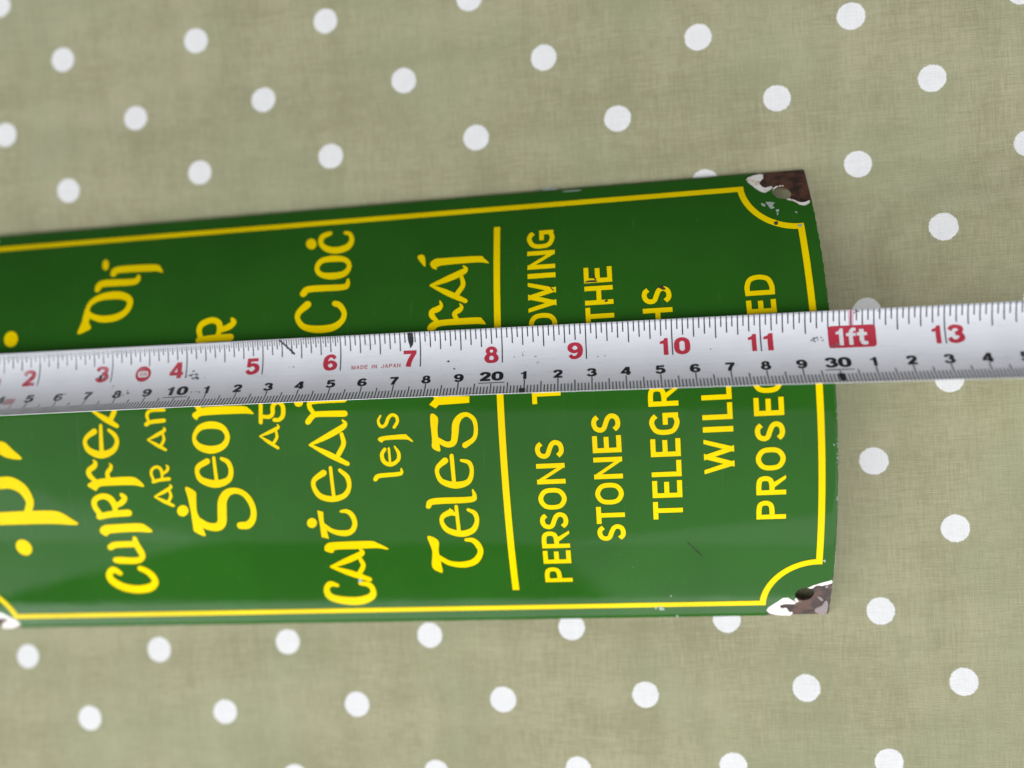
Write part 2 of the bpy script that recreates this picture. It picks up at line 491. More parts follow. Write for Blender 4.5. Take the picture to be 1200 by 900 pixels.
# ------------------------------------------------------------------ the sign
DATA = json.loads("""{"G":{"p_and_t":[[["s",[[-209.09,-16.32,4.64],[-204.4,-16.21,4.65],[-199.78,-16.39,4.66],[-195.7,-16.55,4.66],[-192.0,-18.72,4.13],[-190.26,-22.28,3.36],[-190.45,-24.34,2.99],
[-192.0,-27.26,2.91]]],["p",[[-214.37,-26.89],[-209.58,-26.55],[-201.73,-26.42],[-191.37,-26.29],[-182.71,-26.49],[-179.36,-27.51],[-176.73,-29.44],[-174.58,-31.18],
[-176.24,-31.73],[-184.75,-31.04],[-202.8,-30.84],[-210.64,-30.84],[-215.4,-30.93]]]],[["p",[[-204.73,-1.95],[-199.0,-2.47],[-196.37,-3.07],[-193.9,-5.43],[-190.98,-8.18],
[-191.79,-8.87],[-196.2,-8.04],[-199.33,-6.51],[-205.01,-5.52]]]],[["q",[[-194.56,-41.73],[-195.56,-42.26],[-196.67,-42.33],[-197.72,-41.94],[-198.54,-41.15],[-199.02,-40.09],
[-199.09,-38.91],[-198.74,-37.81],[-198.02,-36.94],[-197.04,-36.44],[-195.94,-36.37],[-194.89,-36.75],[-194.05,-37.52],[-193.54,-38.56],[-193.46,-39.73],[-193.82,-40.85]]]],
[["q",[[-193.05,30.56],[-193.43,29.62],[-194.13,28.96],[-195.05,28.67],[-196.04,28.8],[-196.96,29.33],[-197.67,30.17],[-198.06,31.21],[-198.08,32.28],[-197.72,33.23],
[-197.03,33.9],[-196.12,34.19],[-195.12,34.06],[-194.18,33.52],[-193.46,32.67],[-193.06,31.62]]]]],"cuirfear_dli":[[["s",[[-164.7,-50.22,2.27],[-166.53,-48.8,2.75],
[-168.64,-50.57,2.46],[-168.33,-53.24,3.5],[-165.45,-55.85,3.93],[-160.9,-57.09,3.8],[-156.2,-56.58,3.56],[-153.31,-54.5,2.56],[-153.43,-51.78,2.9],[-154.95,-49.72,2.73],
[-156.87,-48.63,2.46]]]],[["s",[[-165.27,-40.28,2.44],[-163.09,-39.38,2.6],[-156.21,-39.3,2.56]]],["s",[[-155.91,-37.22,1.77],[-155.83,-39.4,2.53],[-154.95,-42.31,2.73],
[-155.01,-44.39,2.14],[-157.42,-45.5,2.72],[-162.63,-45.25,3.0],[-164.56,-45.15,2.64]]]],[["p",[[-167.53,-34.04],[-165.83,-32.3],[-162.15,-32.02],[-153.33,-31.92],
[-151.1,-32.68],[-149.21,-34.64],[-150.07,-35.27],[-154.77,-34.87],[-163.66,-35.11],[-165.28,-36.01],[-166.61,-35.63]]]],[["s",[[-166.56,-29.15,2.44],[-162.4,-28.45,2.55],
[-156.1,-28.17,2.76]]],["s",[[-166.23,-28.06,2.26],[-167.44,-25.56,2.19],[-167.04,-23.38,2.12],[-164.22,-22.17,2.21],[-161.64,-23.09,2.61],[-160.54,-25.31,2.39],
[-160.61,-27.52,1.83]]],["s",[[-160.09,-25.58,1.85],[-157.76,-24.54,2.19],[-156.5,-23.04,1.99],[-157.46,-21.94,1.56]]]],[["p",[[-168.79,-18.26],[-166.38,-16.9],
[-162.29,-16.19],[-153.56,-16.08],[-150.94,-17.05],[-149.19,-19.12],[-149.92,-19.55],[-153.17,-18.86],[-162.67,-18.76],[-164.93,-19.17],[-166.1,-20.27],[-167.27,-19.58]]],
["s",[[-165.97,-16.84,1.64],[-167.52,-15.08,2.04],[-167.59,-13.49,1.98],[-165.68,-12.22,2.09],[-165.02,-11.05,1.52],[-165.71,-10.08,0.48]]],["s",[[-161.07,-16.54,1.81],
[-161.29,-14.65,1.64],[-160.07,-13.19,1.67],[-159.7,-12.09,1.12],[-160.26,-11.43,0.32]]]],[["s",[[-164.55,-0.87,2.33],[-167.16,-2.49,1.72],[-168.05,-4.41,1.6],
[-166.71,-6.95,2.26],[-162.77,-8.53,2.79],[-158.57,-7.3,2.22],[-156.87,-4.53,1.65],[-157.62,-2.29,1.71],[-159.5,-0.62,1.22]]],["s",[[-162.19,0.97,1.27],[-162.46,-7.43,1.78]]]],
[["s",[[-164.82,5.68,0.82],[-160.56,3.03,2.17],[-156.61,0.55,1.69]]],["s",[[-164.82,5.68,0.95],[-160.93,7.66,2.23],[-157.7,9.61,2.33],[-156.8,10.63,1.67],[-157.38,11.61,0.68]]],
["s",[[-157.64,8.08,1.57],[-157.27,5.61,1.9],[-158.52,2.94,1.96]]]],[["s",[[-163.62,14.78,1.83],[-162.5,16.96,2.14],[-161.04,17.72,2.15],[-155.37,17.69,2.26]]],
["s",[[-162.52,17.52,1.42],[-164.15,20.15,1.8],[-163.11,22.64,2.2],[-161.95,23.14,1.22]]]],[["c",[[-169.1,39.62,1.62],[-168.45,42.47,2.13],[-165.12,44.41,2.78],
[-159.87,44.78,3.26],[-156.04,43.78,2.77],[-154.29,41.78,2.38],[-155.23,38.66,2.49],[-158.57,36.67,2.82],[-163.39,36.39,2.64],[-167.23,37.66,2.17]]],["p",[[-169.81,40.91],
[-170.36,38.08],[-170.6,35.67],[-171.6,32.35],[-171.02,31.64],[-168.92,32.38],[-167.04,33.52],[-168.08,35.7],[-167.88,37.91]]]],[["s",[[-167.01,47.36,2.27],[-166.51,48.92,3.07],
[-164.51,49.59,2.98],[-155.03,49.37,2.77],[-153.23,50.18,2.55],[-153.02,51.57,1.2]]]],[["s",[[-162.38,53.09,2.65],[-161.07,54.6,2.95],[-148.67,54.34,3.01],[-146.15,53.59,1.99],
[-144.83,52.45,0.68]]]],[["q",[[-164.99,56.73],[-164.96,55.93],[-165.11,55.29],[-165.44,54.91],[-165.88,54.83],[-166.37,55.08],[-166.83,55.62],[-167.21,56.36],[-167.43,57.2],
[-167.47,58.01],[-167.33,58.66],[-167.01,59.06],[-166.57,59.13],[-166.07,58.88],[-165.59,58.33],[-165.21,57.57]]]]],"ar_an":[[["s",[[-146.13,-23.03,0.55],[-143.07,-24.69,1.47],
[-140.2,-26.26,1.15]]],["s",[[-146.13,-23.03,0.57],[-143.15,-21.74,1.31],[-140.67,-20.47,1.35],[-139.95,-19.82,1.0],[-140.33,-19.21,0.45]]],["s",[[-140.7,-21.44,0.99],
[-140.52,-23.0,1.14],[-141.56,-24.73,1.15]]]],[["s",[[-145.88,-18.1,1.22],[-143.64,-17.56,1.27],[-140.28,-17.28,1.38]]],["s",[[-145.65,-17.35,1.11],[-146.15,-15.63,1.09],
[-145.81,-14.1,1.13],[-144.25,-13.22,1.12],[-142.93,-13.82,1.31],[-142.48,-15.36,1.2],[-142.64,-16.89,0.93]]],["s",[[-142.25,-15.54,0.96],[-140.95,-14.78,1.16],
[-140.19,-13.71,1.02],[-140.64,-12.96,0.78]]]],[["s",[[-146.35,-4.38,0.51],[-143.27,-6.16,1.36],[-140.39,-7.84,1.06]]],["s",[[-146.35,-4.38,0.57],[-143.4,-3.15,1.32],
[-140.94,-1.94,1.37],[-140.23,-1.29,1.01],[-140.62,-0.65,0.43]]],["s",[[-140.95,-2.93,0.96],[-140.76,-4.53,1.15],[-141.76,-6.25,1.17]]]],[["s",[[-146.46,0.6,1.66],
[-144.94,1.26,1.54],[-140.34,1.56,1.53]]],["s",[[-145.63,1.55,0.97],[-146.1,3.58,1.33],[-144.81,4.91,1.25],[-140.21,4.94,1.24]]]]],"geobar":[[["p",[[-135.15,-20.14],
[-132.02,-21.84],[-132.06,-24.13],[-132.56,-28.36],[-132.01,-30.74],[-131.76,-33.53],[-131.24,-37.19],[-134.51,-35.54],[-134.75,-33.83],[-134.57,-28.68],[-134.76,-24.03]]],
["s",[[-132.43,-31.91,2.96],[-129.84,-33.67,3.03],[-126.61,-34.1,3.32],[-124.73,-32.57,3.41],[-123.97,-28.67,3.52],[-123.26,-25.22,3.35],[-121.45,-22.81,2.96],
[-118.85,-22.04,2.34],[-116.1,-22.9,2.18],[-114.16,-25.36,2.31],[-113.4,-28.65,2.17],[-114.1,-31.75,2.42],[-116.09,-33.74,2.92],[-118.63,-33.89,2.86]]]],[["q",[[-135.34,-28.19],
[-135.62,-28.92],[-136.16,-29.54],[-136.86,-29.94],[-137.64,-30.07],[-138.35,-29.89],[-138.91,-29.45],[-139.21,-28.8],[-139.23,-28.05],[-138.95,-27.31],[-138.42,-26.7],
[-137.71,-26.3],[-136.95,-26.18],[-136.23,-26.36],[-135.67,-26.8],[-135.36,-27.44]]]],[["s",[[-126.72,-12.1,2.24],[-129.81,-13.7,2.04],[-130.51,-15.71,1.72],[-129.26,-18.11,2.43],
[-124.84,-19.59,2.94],[-120.48,-18.45,2.23],[-119.11,-15.61,1.82],[-119.82,-12.71,1.85],[-121.9,-11.45,1.29]]],["s",[[-124.43,-11.06,1.23],[-124.31,-18.45,1.39]]]],
[["c",[[-130.45,-4.34,1.53],[-128.45,-1.42,2.13],[-124.57,-0.62,2.71],[-120.82,-1.63,2.22],[-119.3,-4.66,1.82],[-121.04,-7.48,2.32],[-125.14,-8.5,2.92],[-129.17,-7.13,2.42]]]],
[["p",[[-130.73,2.93],[-128.64,4.28],[-125.47,5.17],[-114.06,4.89],[-111.74,3.99],[-110.19,2.4],[-110.76,2.15],[-114.15,2.49],[-127.1,2.5],[-129.27,1.23]]],["s",[[-128.18,4.44,2.07],
[-129.27,6.48,1.92],[-128.47,8.08,1.85],[-123.47,8.55,1.81],[-119.29,7.97,1.8]]]],[["s",[[-128.42,17.3,0.79],[-124.19,15.0,2.09],[-120.24,12.85,1.62]]],["s",[[-128.42,17.3,0.96],
[-124.6,18.98,2.24],[-121.42,20.64,2.35],[-120.54,21.52,1.64],[-121.11,22.38,0.66]]],["s",[[-121.36,19.32,1.52],[-120.98,17.19,1.86],[-122.17,14.9,1.95]]]],[["s",[[-128.78,26.81,2.44],
[-124.44,27.26,2.51],[-118.04,27.22,2.68]]],["s",[[-128.22,27.81,2.0],[-128.88,30.26,2.1],[-127.96,32.37,2.42],[-124.81,33.41,2.29],[-122.41,32.38,2.26],[-121.84,30.16,2.26],
[-122.43,28.05,1.81]]],["s",[[-121.44,29.88,2.02],[-118.83,30.77,2.46],[-117.18,32.17,2.04],[-117.87,33.3,1.37]]]]],"ag":[[["s",[[-108.54,-4.91,0.5],[-105.59,-6.96,1.33],
[-102.83,-8.88,1.04]]],["s",[[-108.54,-4.91,0.56],[-105.51,-3.86,1.29],[-102.97,-2.8,1.34],[-102.22,-2.19,0.97],[-102.56,-1.5,0.41]]],["s",[[-103.06,-3.81,0.93],
[-102.97,-5.47,1.1],[-104.09,-7.16,1.13]]]],[["s",[[-107.66,6.66,1.51],[-107.96,-0.57,1.5]]],["s",[[-107.23,1.19,1.36],[-104.99,1.08,1.51],[-103.92,2.17,1.57],
[-103.76,4.31,1.64],[-102.18,5.48,1.43],[-100.54,4.22,1.63],[-100.6,1.3,1.64],[-101.86,-0.0,1.44],[-103.43,0.0,1.5]]]]],"caitheamh_cloch":[[["s",[[-90.4,-57.26,1.66],
[-92.52,-56.64,2.49],[-94.31,-58.72,2.13],[-93.66,-62.06,3.25],[-89.42,-63.77,3.85],[-84.01,-64.01,3.9],[-79.8,-62.27,2.97],[-78.72,-59.62,2.09],[-79.71,-57.32,2.4],
[-82.39,-56.69,1.82]]]],[["s",[[-90.98,-49.87,1.01],[-84.89,-52.56,2.7],[-79.17,-55.14,2.13]]],["s",[[-90.98,-49.87,1.04],[-85.44,-47.71,2.36],[-80.88,-45.64,2.36],
[-79.61,-44.59,1.56],[-80.42,-43.62,0.76]]],["s",[[-80.8,-47.19,1.62],[-80.25,-49.73,1.8],[-81.98,-52.61,1.84]]]],[["p",[[-91.97,-42.78],[-90.87,-41.24],[-88.15,-40.76],
[-76.88,-40.71],[-74.39,-41.48],[-71.15,-43.52],[-71.76,-43.92],[-74.66,-43.33],[-81.8,-43.44],[-88.3,-43.52],[-89.55,-44.62],[-91.71,-43.92]]]],[["q",[[-92.28,-29.6],
[-90.44,-30.13],[-90.72,-33.14],[-90.33,-35.52],[-89.95,-39.55],[-92.27,-38.75],[-92.14,-35.07]]],["s",[[-90.88,-34.71,1.64],[-88.28,-36.87,1.86],[-84.66,-37.71,2.34],
[-82.01,-36.99,2.01],[-80.64,-34.47,1.85],[-81.18,-31.65,1.96],[-82.67,-30.25,1.66],[-84.63,-30.18,1.0]]]],[["q",[[-93.01,-33.85],[-93.24,-34.51],[-93.68,-35.06],
[-94.28,-35.42],[-94.93,-35.53],[-95.54,-35.37],[-96.02,-34.98],[-96.29,-34.4],[-96.31,-33.74],[-96.08,-33.08],[-95.64,-32.54],[-95.05,-32.19],[-94.4,-32.08],[-93.79,-32.23],
[-93.31,-32.62],[-93.04,-33.19]]]],[["s",[[-88.75,-17.39,2.35],[-91.94,-19.46,1.79],[-92.4,-21.85,1.71],[-90.71,-24.83,2.18],[-86.95,-25.98,2.27],[-82.94,-25.01,1.97],
[-81.0,-22.29,1.63],[-81.24,-19.04,1.81],[-83.44,-16.76,1.35]]],["s",[[-86.37,-15.84,1.26],[-86.28,-25.07,1.31]]]],[["s",[[-92.37,-8.38,0.8],[-86.36,-11.69,2.13],
[-80.75,-14.81,1.66]]],["s",[[-92.37,-8.38,0.89],[-86.65,-5.95,2.06],[-81.9,-3.57,2.13],[-80.54,-2.32,1.53],[-81.31,-1.12,0.65]]],["s",[[-81.91,-5.45,1.47],[-81.5,-8.5,1.75],
[-83.42,-11.81,1.8]]]],[["s",[[-92.54,-1.16,2.1],[-90.97,0.55,2.09],[-89.17,1.1,2.06],[-80.54,0.86,2.26]]],["s",[[-90.45,1.34,1.53],[-91.82,3.72,1.7],[-90.47,5.07,1.78],
[-80.53,5.28,2.12]]],["s",[[-90.26,5.77,1.53],[-91.67,8.16,1.7],[-90.34,9.52,1.8],[-80.38,9.7,2.13]]]],[["q",[[-93.81,5.06],[-93.94,4.52],[-94.28,4.08],[-94.78,3.8],
[-95.35,3.72],[-95.91,3.85],[-96.38,4.18],[-96.68,4.66],[-96.78,5.21],[-96.64,5.75],[-96.31,6.2],[-95.81,6.48],[-95.24,6.56],[-94.68,6.42],[-94.21,6.09],[-93.9,5.61]]]],
[["s",[[-92.78,36.56,2.97],[-95.5,34.03,2.26],[-95.68,31.66,1.9],[-93.46,29.05,2.25],[-88.92,28.0,2.78],[-84.08,28.33,2.7],[-81.16,30.31,2.16],[-80.5,32.93,1.92],
[-82.03,35.53,2.16],[-83.71,36.31,2.17]]]],[["s",[[-94.41,40.47,2.71],[-92.39,41.93,2.58],[-81.69,41.81,2.38],[-79.93,42.68,2.0],[-79.78,44.37,1.02]]]],[["c",[[-90.57,49.31,1.8],
[-89.37,52.0,2.29],[-85.2,52.55,2.57],[-81.29,51.75,2.08],[-79.75,49.27,1.79],[-81.26,46.67,2.52],[-85.4,46.09,2.73],[-89.1,47.0,2.01]]]],[["s",[[-87.69,62.83,2.02],
[-90.02,61.77,2.42],[-90.26,58.99,1.87],[-87.93,56.6,2.43],[-84.36,55.74,2.85],[-80.99,56.78,2.82],[-79.79,59.4,1.87],[-80.85,62.07,1.55],[-82.31,62.59,1.57]]]],
[["q",[[-91.78,58.9],[-91.81,58.1],[-92.12,57.45],[-92.66,57.04],[-93.33,56.94],[-94.04,57.17],[-94.69,57.68],[-95.17,58.4],[-95.42,59.24],[-95.39,60.05],[-95.09,60.72],
[-94.56,61.14],[-93.88,61.24],[-93.16,61.01],[-92.5,60.48],[-92.02,59.74]]]]],"leis":[[["s",[[-72.3,-20.13,1.59],[-71.0,-19.08,1.62],[-65.08,-18.74,1.51],[-63.77,-18.28,1.23],
[-63.77,-17.06,0.58]]]],[["s",[[-68.45,-10.74,1.21],[-69.53,-12.4,1.44],[-68.99,-14.68,1.55],[-66.9,-15.63,1.5],[-64.55,-14.3,1.34],[-64.23,-12.1,1.3],[-65.3,-10.06,0.65]]],
["s",[[-67.17,-10.55,0.87],[-67.12,-15.19,0.87]]]],[["p",[[-70.42,-7.65],[-69.0,-6.75],[-62.12,-6.39],[-61.07,-6.84],[-59.4,-8.59],[-59.95,-8.78],[-61.69,-7.99],
[-68.0,-7.98],[-69.22,-8.65]]]],[["s",[[-69.15,-0.36,0.68],[-69.95,-1.76,0.9],[-69.53,-3.33,1.15],[-68.58,-3.73,1.16],[-67.52,-2.93,1.28],[-66.75,-1.21,1.25],[-65.53,-0.25,1.14],
[-64.16,-0.85,1.16],[-63.94,-2.4,1.16],[-65.03,-4.07,1.17]]]]],"telegraf":[[["p",[[-57.83,-39.67],[-54.54,-41.23],[-54.89,-44.98],[-54.66,-47.51],[-54.65,-49.43],
[-54.57,-52.79],[-55.39,-53.04],[-57.69,-50.86],[-56.91,-44.92]]],["s",[[-54.91,-47.42,1.88],[-51.8,-49.64,2.1],[-47.47,-50.29,2.58],[-43.67,-49.12,2.55],[-41.58,-46.02,2.08],
[-42.02,-43.33,2.25],[-43.57,-41.54,1.95],[-45.64,-41.31,1.3]]]],[["s",[[-49.51,-31.69,2.42],[-52.05,-32.94,1.79],[-52.64,-35.04,1.56],[-51.05,-37.75,2.19],[-46.93,-39.15,2.47],
[-43.21,-38.01,2.21],[-41.58,-35.03,1.63],[-42.01,-32.34,1.73],[-43.96,-31.06,1.22]]],["s",[[-47.61,-29.87,1.3],[-47.58,-38.42,1.38]]],["q",[[-49.69,-30.25],[-48.17,-31.93],
[-48.09,-33.0],[-50.57,-32.61]]]],[["s",[[-56.39,-29.55,1.86],[-54.5,-27.97,2.37],[-43.3,-27.79,2.21],[-41.61,-26.74,1.68],[-41.96,-24.67,0.65]]]],[["s",[[-49.78,-15.09,2.3],
[-52.18,-17.06,1.68],[-52.53,-19.21,1.52],[-51.14,-21.72,2.0],[-47.15,-22.97,2.55],[-43.16,-22.04,1.97],[-41.78,-18.92,1.48],[-42.34,-16.11,1.58],[-44.75,-15.23,1.07]]],
["s",[[-47.65,-13.69,1.49],[-47.56,-21.94,1.43]]]],[["p",[[-53.45,-0.8],[-51.19,-1.78],[-51.52,-5.43],[-51.43,-7.89],[-51.13,-10.36],[-51.19,-12.2],[-53.49,-10.97],
[-53.4,-8.15]]],["s",[[-51.65,-8.58,1.85],[-48.98,-10.11,2.05],[-46.9,-9.67,2.26],[-46.13,-7.08,2.46],[-45.69,-3.96,2.6],[-44.22,-1.84,2.09],[-42.08,-1.28,1.56],
[-40.06,-2.91,1.58],[-39.61,-5.98,1.47],[-40.42,-8.73,1.6],[-43.29,-10.64,2.08]]]],[["q",[[-53.65,2.28],[-51.41,4.54],[-45.31,4.5],[-41.09,4.22],[-41.19,2.25],[-50.74,2.03],
[-51.68,1.03]]],["s",[[-51.34,4.32,1.48],[-52.67,6.49,1.64],[-51.54,8.17,1.77],[-50.11,8.27,1.05]]]],[["s",[[-52.3,15.15,0.77],[-46.43,12.05,2.02],[-40.96,9.17,1.56]]],
["s",[[-52.3,15.15,0.89],[-46.91,17.07,2.08],[-42.43,18.99,2.16],[-41.16,20.05,1.5],[-41.93,21.15,0.63]]],["s",[[-42.39,17.33,1.41],[-41.91,14.64,1.7],[-43.63,11.84,1.78]]]],
[["p",[[-53.65,25.93],[-52.56,27.62],[-49.49,28.45],[-38.05,28.57],[-36.21,27.72],[-35.25,26.27],[-35.96,26.25],[-38.79,26.5],[-49.15,26.55],[-51.31,25.41],[-53.11,25.31]]],
["s",[[-50.65,28.38,1.34],[-52.02,29.87,2.05],[-52.09,31.37,2.05],[-50.14,32.21,2.22],[-49.2,33.24,1.4],[-49.57,34.67,0.57]]],["s",[[-44.4,28.55,1.59],[-44.96,30.26,1.77],
[-43.38,31.38,1.89],[-42.72,32.34,1.23],[-43.3,33.39,0.42]]]],[["s",[[-52.57,40.21,0.83],[-46.85,37.07,2.15],[-41.54,34.18,1.65]]],["s",[[-52.57,40.21,1.0],[-47.22,42.1,2.35],
[-42.74,44.01,2.45],[-41.45,45.08,1.59],[-42.18,46.22,0.65]]],["s",[[-42.74,42.32,1.44],[-42.33,39.61,1.79],[-44.09,36.83,1.91]]]],[["p",[[-52.96,48.11],[-51.56,49.46],
[-48.68,49.63],[-37.3,49.43],[-35.76,48.55],[-34.19,46.86],[-34.73,46.7],[-38.01,47.29],[-49.71,47.02],[-50.85,45.76],[-52.46,46.55]]]],[["p",[[-57.25,50.57],[-56.1,51.53],
[-54.95,50.8],[-54.5,47.82],[-54.96,47.24]]]]]},"SL":{"throwing":[["P",-57.9,-52.19],["E",-50.75,-46.05],["R",-45.11,-39.14],["S",-38.55,-32.83],["O",-31.97,-24.98],
["N",-23.72,-17.33],["S",-15.9,-10.17],["T",0.83,6.73],["H",7.78,13.46],["R",14.77,20.8],["O",22.13,28.58],["W",28.99,38.78],["I",39.97,41.95],["N",43.3,49.66],
["G",50.6,57.36]],"stones":[["S",-43.12,-37.43],["T",-37.21,-31.61],["O",-30.94,-24.04],["N",-22.8,-16.12],["E",-14.76,-9.61],["S",-8.73,-2.96],["A",4.55,10.66],
["T",11.46,17.13],["T",23.69,29.31],["H",30.13,36.2],["E",37.34,42.5]],"telegraphs":[["T",-36.31,-30.65],["E",-29.38,-24.03],["L",-22.81,-17.84],["E",-16.69,-11.31],
["G",-10.15,-3.54],["R",-1.66,4.38],["A",5.17,11.23],["P",13.3,18.42],["H",21.8,27.86],["S",29.12,34.77]],"will":[["W",-22.53,-12.13],["I",-10.22,-8.21],["L",-6.35,-1.44],
["L",-0.53,4.06],["B",9.6,14.89],["E",16.43,21.56]],"prosecuted":[["P",-37.37,-31.44],["R",-29.62,-23.66],["O",-22.1,-15.19],["S",-13.42,-7.56],["E",-5.89,-0.59],
["C",0.72,6.77],["U",8.03,13.77],["T",15.06,20.63],["E",24.15,28.33],["D",29.81,36.27]]},"BX":{"throwing":[-13.31,-21.95],"stones":[3.92,-4.65],"telegraphs":[21.19,12.44],
"will":[36.54,27.85],"prosecuted":[51.12,42.63]},"CH":{"cut":[[[47.56,71.75],[48.1,70.11],[49.9,67.45],[51.39,65.79],[52.6,65.27],[54.01,66.09],[55.07,66.72],[55.9,64.41],
[57.79,62.77],[58.61,61.88],[60.68,60.91],[62.13,59.45],[63.53,59.01],[64.96,59.82],[65.59,61.37],[66.92,61.79],[68.17,76.03],[64.41,76.86],[53.28,75.61],[47.74,73.01]],
[[46.66,-71.88],[47.33,-70.45],[49.78,-68.18],[51.39,-66.54],[52.88,-66.43],[54.47,-67.69],[55.16,-66.95],[56.18,-64.88],[57.95,-62.89],[60.17,-61.58],[62.61,-60.61],
[65.26,-59.79],[66.51,-59.74],[68.64,-76.91],[53.67,-76.89],[47.72,-76.4]]],"white":[[[54.73,65.86],[55.2,66.85],[56.41,67.77],[58.37,67.94],[58.25,67.41],[56.76,67.21],
[55.66,66.35],[55.0,65.54]],[[47.77,71.66],[49.03,72.85],[50.76,73.45],[52.92,73.57],[52.89,71.9],[51.6,70.26],[51.5,69.25],[52.15,68.1],[53.27,67.61],[54.73,68.02],
[55.1,67.31],[54.02,66.15],[52.63,65.42],[51.41,65.91],[49.92,67.57],[48.31,70.09]],[[58.61,61.91],[59.64,62.43],[60.99,61.58],[62.54,60.68],[64.01,60.7],[65.24,60.99],
[64.92,59.83],[63.55,59.11],[62.15,59.56],[60.69,61.02]],[[46.77,-71.88],[47.38,-70.52],[49.78,-68.24],[51.5,-66.55],[52.89,-66.49],[54.48,-67.84],[55.45,-68.85],
[54.81,-69.45],[52.44,-69.33],[50.81,-70.01],[51.45,-71.2],[52.75,-71.23],[53.78,-72.87],[54.89,-73.23],[54.14,-74.59],[51.29,-74.39],[47.96,-73.44]],[[58.11,-62.78],
[59.76,-61.65],[62.61,-60.61],[65.31,-59.87],[65.58,-61.11],[63.13,-61.83],[61.04,-62.0],[59.85,-62.94]],[[54.73,-66.03],[55.37,-66.95],[56.35,-68.26],[55.61,-68.67],
[54.99,-67.55]]],"pale":[[[61.87,-71.78],[63.48,-70.71],[64.34,-68.56],[65.12,-69.04],[65.37,-71.56],[65.11,-74.21],[63.21,-74.49],[61.6,-73.07]],[[61.85,-66.82],
[62.7,-66.85],[63.7,-68.08],[63.28,-68.62],[62.58,-67.9]],[[63.8,-62.34],[64.72,-62.08],[64.5,-63.22],[63.95,-63.0]]],"spec":[[[50.85,61.34],[52.0,60.41],[51.66,59.78],
[50.82,60.34]],[[52.16,61.54],[54.9,61.06],[53.99,60.01],[54.62,59.08],[53.3,58.75],[52.73,60.14]],[[54.76,58.28],[55.77,58.31],[55.37,57.24],[54.79,57.43]],[[54.83,56.97],
[55.41,56.78],[54.94,55.99]],[[60.14,57.09],[60.95,56.82],[60.67,56.27]],[[60.15,52.04],[61.67,52.21],[61.03,51.22]],[[13.29,-68.94],[14.35,-69.35],[15.15,-70.53],
[13.54,-70.68]],[[11.94,-69.67],[12.48,-69.3],[12.6,-70.46]],[[18.64,-73.37],[19.45,-73.19],[19.18,-74.19]],[[62.21,-52.08],[62.94,-51.79],[63.0,-52.88]],[[64.38,-15.08],
[64.85,-15.1],[64.73,-15.59]],[[16.79,-64.59],[17.32,-64.25],[17.18,-64.96]],[[-82.88,-55.17],[-81.67,-54.86],[-81.93,-56.23],[-82.78,-56.21]],[[-16.83,74.98],[-12.62,75.08],
[-12.9,74.43],[-16.27,74.31]],[[-10.13,73.07],[-4.58,73.0],[-4.86,72.57],[-9.58,72.61]]],"rust":[[[-4.24,37.93],[-2.4,38.22],[-0.86,37.96],[-0.75,37.47],[-2.69,37.53],
[-4.26,37.51]],[[1.4,31.38],[2.31,31.53],[2.14,30.91],[1.24,30.84]],[[17.16,34.52],[18.7,34.82],[19.63,33.65],[18.86,33.43],[17.89,34.05]],[[13.7,36.03],[14.47,36.11],
[14.18,35.57]],[[15.52,36.59],[16.29,36.67],[16.13,36.12]],[[53.63,53.74],[54.66,53.96],[54.64,52.87],[53.73,52.64]],[[21.69,-43.69],[23.94,-46.15],[26.47,-49.06],
[26.4,-49.24],[23.82,-46.36]],[[-3.06,41.01],[-1.07,38.84],[-0.84,38.25],[-1.36,38.29]],[[-15.76,37.94],[-13.99,35.82],[-14.26,35.56]]]}}""")
RAD, SAG = 128.9295, 20.988             # dome radius and height of the curved plate
X0, X1, SE = -230.0, 66.05, 74.6        # left end, right end, half arc length


def dome(x, s, off=0.0):
    a = s / RAD
    r = RAD + off
    return (x * MM, r * math.sin(a) * MM, (r * math.cos(a) + SAG - RAD) * MM)


sign = empty("enamel_sign", (0, 0, 0), "curved green enamel sign with yellow Gaelic and English lettering and rusty corners", "sign")


def drape(name, polys, mat, off, holes=(), parent=sign, step=2.0, extra=(), wall=None, roll=None):
    pts, fs = flat_mesh(polys, holes, 'y', step, extra)
    offf = (lambda x, s: off + roll(x, s)) if roll else (lambda x, s: off)
    v = [dome(x, s, offf(x, s)) for x, s in pts]
    if wall is not None:
        n = len(v)
        bd = boundary(fs)
        low = {}
        for a, b in bd:                       # the wall keeps its own vertices so that the face shading stays clean
            for k in (a, b):
                if k not in low:
                    low[k] = len(v)
                    v.append(v[k])
                    v.append(dome(pts[k][0], pts[k][1], wall))
        fs = fs + [(low[b], low[a], low[a] + 1, low[b] + 1) for a, b in bd]
    return link(name, v, fs, mat, parent)


rng = random.Random(3)


def rag(a, b, n, amp):
    """A straight sheet edge with a little raggedness."""
    out = []
    for i in range(n):
        t = i / n
        out.append((a[0] + (b[0] - a[0]) * t + rng.uniform(-amp, amp) * (i > 0), a[1] + (b[1] - a[1]) * t + rng.uniform(-amp, amp) * (i > 0)))
    return out


def outline(inset, amp, right=0.0):
    a, b, c, d = (X0 + inset, -SE + inset), (X1 - inset, -SE + inset), (X1 - inset, SE - inset), (X0 + inset, SE - inset)
    if right:                              # enamel set back raggedly; dark steel mimics the shaded rolled right-hand rim
        b, c = (b[0] - 0.32, b[1]), (c[0] - 0.10, c[1])
    return rag(a, b, 150, amp) + rag(b, c, 190, amp + right) + rag(c, d, 150, amp) + rag(d, a, 110, amp)


XC = (X0 + X1) / 2


def mirror(poly):
    return [(2 * XC - x, s) for x, s in poly]


def circle(x, s, r, n=28):
    return [(x + r * math.cos(2 * math.pi * k / n), s + r * math.sin(2 * math.pi * k / n)) for k in range(n)]


